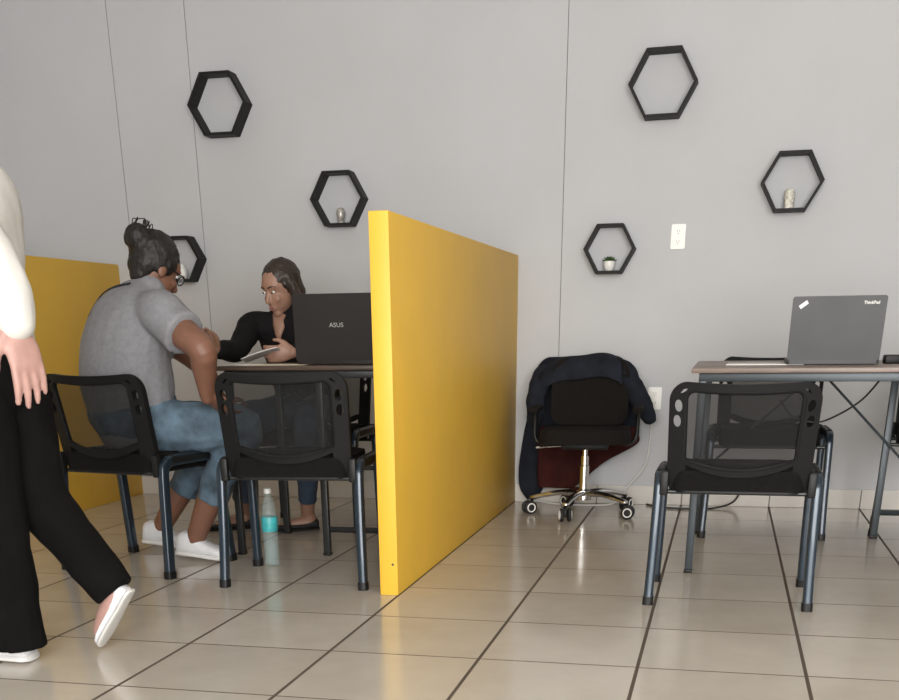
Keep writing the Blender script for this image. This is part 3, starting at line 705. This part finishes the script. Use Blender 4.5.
# ---- worker behind the left desk
def worker():
    fa = R_(-100); ft = V(math.cos(fa), math.sin(fa), 0); up = tuple(ft)
    torso = [(-1.83, 2.40, .545, .165, .12), (-1.835, 2.38, .62, .165, .115), (-1.85, 2.35, .76, .165, .108), (-1.87, 2.31, .88, .172, .105), (-1.88, 2.285, .955, .155, .085), (-1.885, 2.275, 1.0, .07, .06)]
    rs, re, rw = (-2.05, 2.245, .945), (-2.05, 2.02, .838), (-2.075, 1.86, .848)
    ls, le, lw = (-1.705, 2.26, .94), (-1.655, 2.06, .838), (-1.715, 1.885, .832)
    hc = V(-1.89, 2.235, 1.105); F = frame3((math.cos(R_(-118)), math.sin(R_(-118)), -.28))
    r, f, u = F.col
    b = MB()
    limb(b, [(x, y, z, a-.016, c-.016) for x, y, z, a, c in torso], up=up, n=20)
    limb(b, [(-1.885, 2.28, .95, .05), (-1.887, 2.265, 1.01, .046), (-1.89, 2.25, 1.07, .048)])
    head(b, hc, F)
    for s, e, w_ in ((rs, re, rw), (ls, le, lw)): limb(b, [(*s, .046), (*e, .036), (*w_, .025)])
    hand(b, rw, V(-.35, -.35, .75), V(.85, -.3, .3), .95, .75, .05, -1)
    hand(b, lw, V(-.88, -.35, -.06), V(-.25, -.2, .8), .95, .45, .05, 1)
    rh, rk, ra = (-1.91, 2.36, .565), (-2.04, 1.98, .53), (-2.135, 2.14, .085)
    lh, lk, la = (-1.76, 2.36, .565), (-1.70, 1.965, .53), (-1.795, 2.165, .085)
    for h, k, a, to in ((rh, rk, ra, V(-.13, -.05, 0)), (lh, lk, la, V(-.13, -.05, 0))):
        limb(b, [(*h, .078), ((h[0]+k[0])/2, (h[1]+k[1])/2, (h[2]+k[2])/2, .068), (*k, .052), ((k[0]+a[0])/2, (k[1]+a[1])/2+.01, (k[2]+a[2])/2, .050), (*a, .034)])
        a = V(*a); to = to.normalized()
        limb(b, [(*a, .034), (*(a-V(0, 0, .04)-to*.01), .031), (*(a-V(0, 0, .048)+to*.06), .027), (*(a-V(0, 0, .060)+to*.12), .018)])
    body = b.blob('person', M['skin_tan'], None, .0055, 5)
    tag(body, 'person with dark hair and black jacket seated behind the left desk facing us', 'person')
    face_parts(body, hc, F, M['hair_brown'])
    # jacket with an open V at the chest
    j = MB()
    limb(j, [(x, y, z, a+.006, c+.006) for x, y, z, a, c in torso[1:5]]+[(-1.885, 2.28, .985, .095, .07)], up=up, n=20)
    for s, e, w_ in ((rs, re, rw), (ls, le, lw)):
        s, e, w_ = V(*s), V(*e), V(*w_)
        limb(j, [(*(V(-1.88, 2.28, .94)*.45+s*.55), .066), (*s, .066), (*(s+(e-s)*.5), .056), (*e, .050), (*(e+(w_-e)*.5), .046), (*(e+(w_-e)*.86), .040)])
    j.blob('jacket', M['black_cloth'], body, .008, 4, .5, wrinkle(.004, 14))
    # skin of the V neckline: a shallow patch lying on the jacket opening
    lr = ft.cross(V(0, 0, 1)).normalized(); c0 = V(-1.885, 2.285, .99)
    vp = MB()
    rows = []
    for q, wd in ((0, .052), (.35, .036), (.7, .018), (1, .003)):
        z = .995-.125*q; ctr = V(-1.888+.012*q, 2.28+.018*q, z)+ft*(.072+.040*min(1, q*1.6))
        rows.append([ctr+lr*wd*k*.5-ft*(.006*k*k*(1-q)) for k in (-2, -1, 0, 1, 2)])
    vp.rings(rows, closed=False, cap=False)
    for rw_ in rows: pass
    o = vp.build('neckline', M['skin_tan'], body)
    sd = o.modifiers.new('s', 'SOLIDIFY'); sd.thickness = .006; sd.offset = 0
    # jeans
    p = MB()
    limb(p, [(-1.83, 2.40, .54, .165, .12), (-1.835, 2.385, .60, .175, .128)], up=up, n=20)
    for h, k, a in ((rh, rk, ra), (lh, lk, la)):
        h, k, a = V(*h), V(*k), V(*a)
        limb(p, [(*h, .092), (*(h+(k-h)*.5), .080), (*k, .064), (*(k+(a-k)*.45+V(0, .01, 0)), .058), (*(k+(a-k)*.86), .046)], ends=False)
    p.blob('jeans', M['jeans_dark'], body, .008, 4, .5, wrinkle(.004, 14))
    hb = MB()
    ellm(hb, hc+u*.042-f*.020, [.088, .096, .086], F); ellm(hb, hc-u*.02-f*.055, [.082, .060, .09], F)
    for s in (-1, 1):
        limb(hb, [(*(hc+r*s*.070+u*.05+f*.005), .026), (*(hc+r*s*.086-u*.03-f*.01), .024), (*(hc+r*s*.090-u*.11-f*.015), .026), (*(hc+r*s*.088-u*.17-f*.01), .018)])
    ellm(hb, hc-u*.10-f*.065, [.085, .045, .09], F)
    hb.blob('hair', M['hair_brown'], body, .006, 3, .5, wrinkle(.004, 40))
    for (h, k, a), to in (((rh, rk, ra), V(-.93, -.36, 0)), ((lh, lk, la), V(-.93, -.36, 0))):
        a = V(*a); to = to.normalized(); he = V(a.x, a.y, 0)-to*.055
        shoe(body, he+V(0, 0, .004), he+to*.235+V(0, 0, .001), (M['black_shoe'], M['black_shoe']), .235, .085, True)
worker()

# ---- walking person at the left edge
def walker():
    ft = V(-1, .05, 0).normalized(); up = tuple(ft)
    Y = -.20
    torso = [(-1.855, Y, .80, .155, .105), (-1.855, Y, .90, .150, .105), (-1.855, Y, 1.02, .140, .095), (-1.850, Y, 1.16, .160, .105), (-1.850, Y, 1.28, .170, .095), (-1.865, Y, 1.345, .10, .07), (-1.875, Y, 1.375, .055, .055)]
    # left arm is the near one
    ls, le, lw = (-1.775, Y-.180, 1.275), (-1.650, Y-.225, 1.10), (-1.600, Y-.235, .945)
    rs, re, rw = (-1.875, Y+.180, 1.275), (-1.95, Y+.23, 1.05), (-2.11, Y+.21, .90)
    hc = V(-1.91, Y, 1.505); F = frame3((-1, .08, -.05)); r, f, u = F.col
    # the left leg carries, the right leg swings behind
    sh, sk, sa = (-1.865, Y-.08, .82), (-1.855, Y-.085, .46), (-1.870, Y-.09, .09)
    bh, bk, ba = (-1.845, Y+.08, .82), (-1.815, Y+.08, .470), (-1.600, Y+.08, .185)
    b = MB()
    limb(b, [(x, y, z, a-.016, c-.016) for x, y, z, a, c in torso], up=up, n=20)
    limb(b, [(-1.87, Y, 1.34, .052), (-1.88, Y, 1.39, .048), (-1.90, Y, 1.45, .05)])
    head(b, hc, F)
    for s, e, w_ in ((ls, le, lw), (rs, re, rw)): limb(b, [(*s, .046), (*e, .038), (*w_, .026)])
    hand(b, lw, V(.13, .02, -1), V(-.42, -.9, 0), 1.25, .14, .09, 1, .025)
    hand(b, rw, V(-.6, -.1, -.75), V(-.6, .1, .5), 1.0, .3, .08, -1)
    for h, k, a in ((sh, sk, sa), (bh, bk, ba)):
        limb(b, [(*h, .085), ((h[0]+k[0])/2, (h[1]+k[1])/2, (h[2]+k[2])/2, .075), (*k, .056), ((k[0]+a[0])/2+.012, (k[1]+a[1])/2, (k[2]+a[2])/2+.012, .052), (*a, .035)])
    limb(b, [(*sa, .034), (sa[0]+.01, sa[1], .05, .032), (sa[0]-.07, sa[1], .04, .030), (sa[0]-.14, sa[1], .028, .022)])
    fd = V(-.58, 0, -.81).normalized()           # direction of the hanging foot
    fb = V(*ba)
    fn = V(.81, 0, -.58).normalized()
    limb(b, [(*fb, .034), (*(fb+fd*.03+fn*.010), .033), (*(fb+fd*.09+fn*.012), .030), (*(fb+fd*.145+fn*.016), .020)])
    body = b.blob('person', M['skin_pink'], None, .0055, 5)
    tag(body, 'walking person in white blouse and wide black trousers, cut off by the left edge', 'person')
    face_parts(body, hc, F, M['hair_brown'])
    t = MB()
    limb(t, [(x, y, z, a+.014, c+.014) for x, y, z, a, c in torso[1:5]]+[(-1.865, Y, 1.35, .105, .078), (-1.875, Y, 1.372, .07, .068)], up=up, n=20)
    for s, e, w_ in ((ls, le, lw), (rs, re, rw)):
        s, e, w_ = V(*s), V(*e), V(*w_)
        limb(t, [(*(V(-1.852, Y, 1.27)*.5+s*.5), .075), (*s, .070), (*(s+(e-s)*.5), .066), (*e, .066), (*(e+(w_-e)*.45), .066), (*(e+(w_-e)*.78), .060), (*(e+(w_-e)*.98), .052)])
    t.blob('blouse', M['white_blouse'], body, .008, 4, .5, wrinkle(.007, 9))
    p = MB()
    limb(p, [(-1.855, Y, .80, .160, .112), (-1.855, Y, .90, .160, .112), (-1.855, Y, .97, .150, .106)], up=up, n=20)
    for h, k, a, fl in ((sh, sk, sa, .112), (bh, bk, ba, .070)):
        h, k, a = V(*h), V(*k), V(*a); e = k+(a-k)*(1.12 if a.z < .15 else 1.0)
        limb(p, [(*h, .100), (*(h+(k-h)*.5), .094), (*k, .088), (*(k+(a-k)*.5), .092 if fl > .1 else .078), (*e, fl, fl*.85)], up=(0, 1, 0), ends=False)
    p.blob('trousers', M['black_trouser'], body, .009, 4, .5, wrinkle(.007, 8))
    hb = MB()
    ellm(hb, hc+u*.040-f*.020, [.084, .096, .086], F); ellm(hb, hc-u*.03-f*.06, [.07, .05, .10], F)
    hb.blob('hair', M['hair_brown'], body, .006, 3, .5, wrinkle(.003, 40))
    shoe(body, (sa[0]+.06, sa[1], .003), (sa[0]-.195, sa[1], .001), (M['white_shoe'], M['white_sole']))
    he = fb-fd*.035+fn*.048
    shoe(body, he, he+fd*.22, (M['white_shoe'], M['white_sole']), .215, .085, True, roll=tuple(-fn))
walker()

# ---- papers on the left desk
random.seed(8); ZL = .788
def sheet(x, y, rz, w_, h_, m, label, z, rx=0, ry=0, bow=0):
    mb = MB(); nx, ny = 8, 5; rows = []
    for j in range(ny+1): rows.append([V((i/nx-.5)*w_, (j/ny-.5)*h_, bow*(1-(2*i/nx-1)**2)) for i in range(nx+1)])
    mb.rings(rows, closed=False, cap=False)
    mb.xf(Matrix.Translation((x, y, z)) @ Euler((rx, ry, rz)).to_matrix().to_4x4())
    o = mb.build('paper_sheet', m); sd = o.modifiers.new('t', 'SOLIDIFY'); sd.thickness = .0012; sd.offset = 1
    return tag(o, label, 'paper')
sheet(-1.70, 1.62, .1, .30, .21, M['paper_warm'], 'cream paper lying flat on the left desk below the held sheet', ZL+.0007)
sheet(-1.83, 1.60, -.15, .10, .20, M['paper'], 'narrow white paper lying at the left end of the left desk', ZL+.0022)
sheet(-1.835, 1.80, .25, .17, .13, M['paper'], 'white sheet held up in the hand of the person behind the left desk', ZL+.036, -.15, -.28, .004)

# ---- jacket and dark red cloth on the swivel chair
def drape(name, rows, m, fold, label, cat, th=.016, seed=0):
    """rows: (z, x_left, x_right, y) from top to bottom, a hanging cloth with soft folds"""
    mb = MB(); nx = 26; R = []
    zs = catmull([(q[0], q[1], q[2]) for q in rows], 5); ys = catmull([(q[3], 0, 0) for q in rows], 5)
    for (z, a, c), yy in zip(zs, ys):
        row = []
        for i in range(nx+1):
            q = i/nx; x = a+(c-a)*q
            d = fold*(math.sin(x*38+seed+z*5)*.6+math.sin(x*71+z*9+seed)*.4)*min(1, (rows[0][0]-z)*4+.15)
            row.append(V(x, yy.x+d+.02*(2*q-1)**2, z+.01*noise.noise(V(x*9, seed, z*4))))
        R.append(row)
    mb.rings(R, closed=False, cap=False)
    o = mb.build(name, m, None, 70)
    sd = o.modifiers.new('t', 'SOLIDIFY'); sd.thickness = th; sd.offset = 0
    if label: tag(o, label, cat)
    return o
def drape_path(x0, x1, prof, nx=24, seed=0, amp=.006):
    """cloth folded over the chair back: prof = (y, z, inset_left, inset_right)"""
    pr = catmull([(q[0], q[1], 0) for q in prof], 6); ins = catmull([(q[2], q[3], 0) for q in prof], 6); R = []
    for p, s in zip(pr, ins):
        row = []
        for i in range(nx+1):
            q = i/nx; x = (x0+s.x)+((x1-s.y)-(x0+s.x))*q
            n_ = amp*(math.sin(x*33+seed+p.y*7)+.6*math.sin(x*70+p.y*13))
            row.append(V(x, p.x+n_, p.y-.05*abs(2*q-1)**3*(1 if p.x > 0 else 1)+amp*.6*math.sin(x*25)))
        R.append(row)
    return R
jk = drape('jacket', [(.775, -.76, -.42, 3.235), (.755, -.80, -.37, 3.25), (.70, -.835, -.31, 3.265), (.60, -.855, -.275, 3.28), (.50, -.87, -.26, 3.285), (.40, -.89, -.27, 3.285), (.36, -.895, -.40, 3.285), (.29, -.905, -.72, 3.28), (.19, -.915, -.75, 3.275), (.09, -.905, -.78, 3.265), (.03, -.86, -.82, 3.26)],
           M['navy'], .012, 'navy jacket draped over the back of the swivel chair by the wall', 'jacket')
def slope(rows):                      # the right shoulder sits higher than the left one
    for r_ in rows:
        for v in r_:
            t_ = (v.x+.83)/.46; v.z += (-.030+.050*min(1, max(0, t_)))
    return rows
fl = MB().rings(slope(drape_path(-.815, -.325, [(3.26, .70, .02, .01), (3.25, .755, .02, .02), (3.20, .785, .03, .03), (3.15, .765, .03, .03), (3.125, .715, .02, .02), (3.12, .675, .02, .02)])), closed=False, cap=False)
o = fl.build('shoulder_fold', M['navy'], jk, 70); sd = o.modifiers.new('t', 'SOLIDIFY'); sd.thickness = .014; sd.offset = 0
sl = MB(); limb(sl, [(-.40, 3.22, .735, .05, .045), (-.335, 3.19, .695, .055, .045), (-.285, 3.16, .615, .055, .045), (-.225, 3.14, .53, .048, .040), (-.195, 3.13, .475, .038, .034)], up=(0, 1, 0), n=18)
sl.blob('sleeve', M['navy'], jk, .008, 4, .5, wrinkle(.008, 16))
sl = MB(); limb(sl, [(-.76, 3.20, .70, .055, .04), (-.795, 3.14, .63, .055, .04), (-.80, 3.10, .55, .050, .035), (-.80, 3.08, .47, .045, .03)], up=(0, 1, 0), n=18)
sl.blob('front_edge', M['navy'], jk, .008, 4, .5, wrinkle(.008, 16))
drape('red_garment', [(.42, -.79, -.25, 3.228), (.38, -.80, -.25, 3.228), (.33, -.80, -.26, 3.228), (.26, -.80, -.40, 3.225), (.16, -.80, -.53, 3.22), (.10, -.79, -.60, 3.215)],
      M['maroon'], .010, 'dark red garment hanging behind the seat of the swivel chair under the navy jacket', 'garment', .012, 2)
#PEOPLE<<

# ------------------------------------------------------------------ light
w = bpy.data.worlds.new('daylight'); bpy.context.scene.world = w; w.use_nodes = True
w.node_tree.nodes['Background'].inputs['Color'].default_value = (.93, .97, 1, 1)
w.node_tree.nodes['Background'].inputs['Strength'].default_value = .2
def area(name, loc, rot, sx, sy, power, col):
    l = bpy.data.lights.new(name, 'AREA'); l.shape = 'RECTANGLE'; l.size = sx; l.size_y = sy; l.energy = power; l.color = col
    o = bpy.data.objects.new(name, l); COL.objects.link(o); o.location = loc; o.rotation_euler = rot; return o
area('shopfront_daylight', (.9, Y0-.02, 1.55), (PI/2, 0, 0), 4.3, 2.56, 555, (1, .985, .96))

# ------------------------------------------------------------------ camera
FPX, PX, PY = 1106.7718, 438.2563, 812.9144
yaw, pit, rol = .241, .4102, .0127
cy_, sy_ = math.cos(yaw), math.sin(yaw)
fw = V(-sy_*math.cos(pit), cy_*math.cos(pit), -math.sin(pit)); rt = V(cy_, sy_, 0); dn = fw.cross(rt)
cr, sr = math.cos(rol), math.sin(rol)
rt, dn = cr*rt+sr*dn, -sr*rt+cr*dn
cd = bpy.data.cameras.new('camera'); co = bpy.data.objects.new('camera', cd); COL.objects.link(co)
co.matrix_world = Matrix(((rt.x, -dn.x, -fw.x, .3755*S), (rt.y, -dn.y, -fw.y, -6.7394*S), (rt.z, -dn.z, -fw.z, 1.9182*S), (0, 0, 0, 1)))
cd.sensor_fit = 'HORIZONTAL'; cd.sensor_width = 36; cd.lens = FPX*36/899
cd.shift_x = (449.5-PX)/899; cd.shift_y = (PY-350)/899
cd.clip_start = .05
sc = bpy.context.scene; sc.camera = co
sc.view_settings.view_transform = 'Standard'; sc.view_settings.look = 'None'; sc.view_settings.gamma = 1
sc.view_settings.use_curve_mapping = False; sc.view_settings.exposure = 0
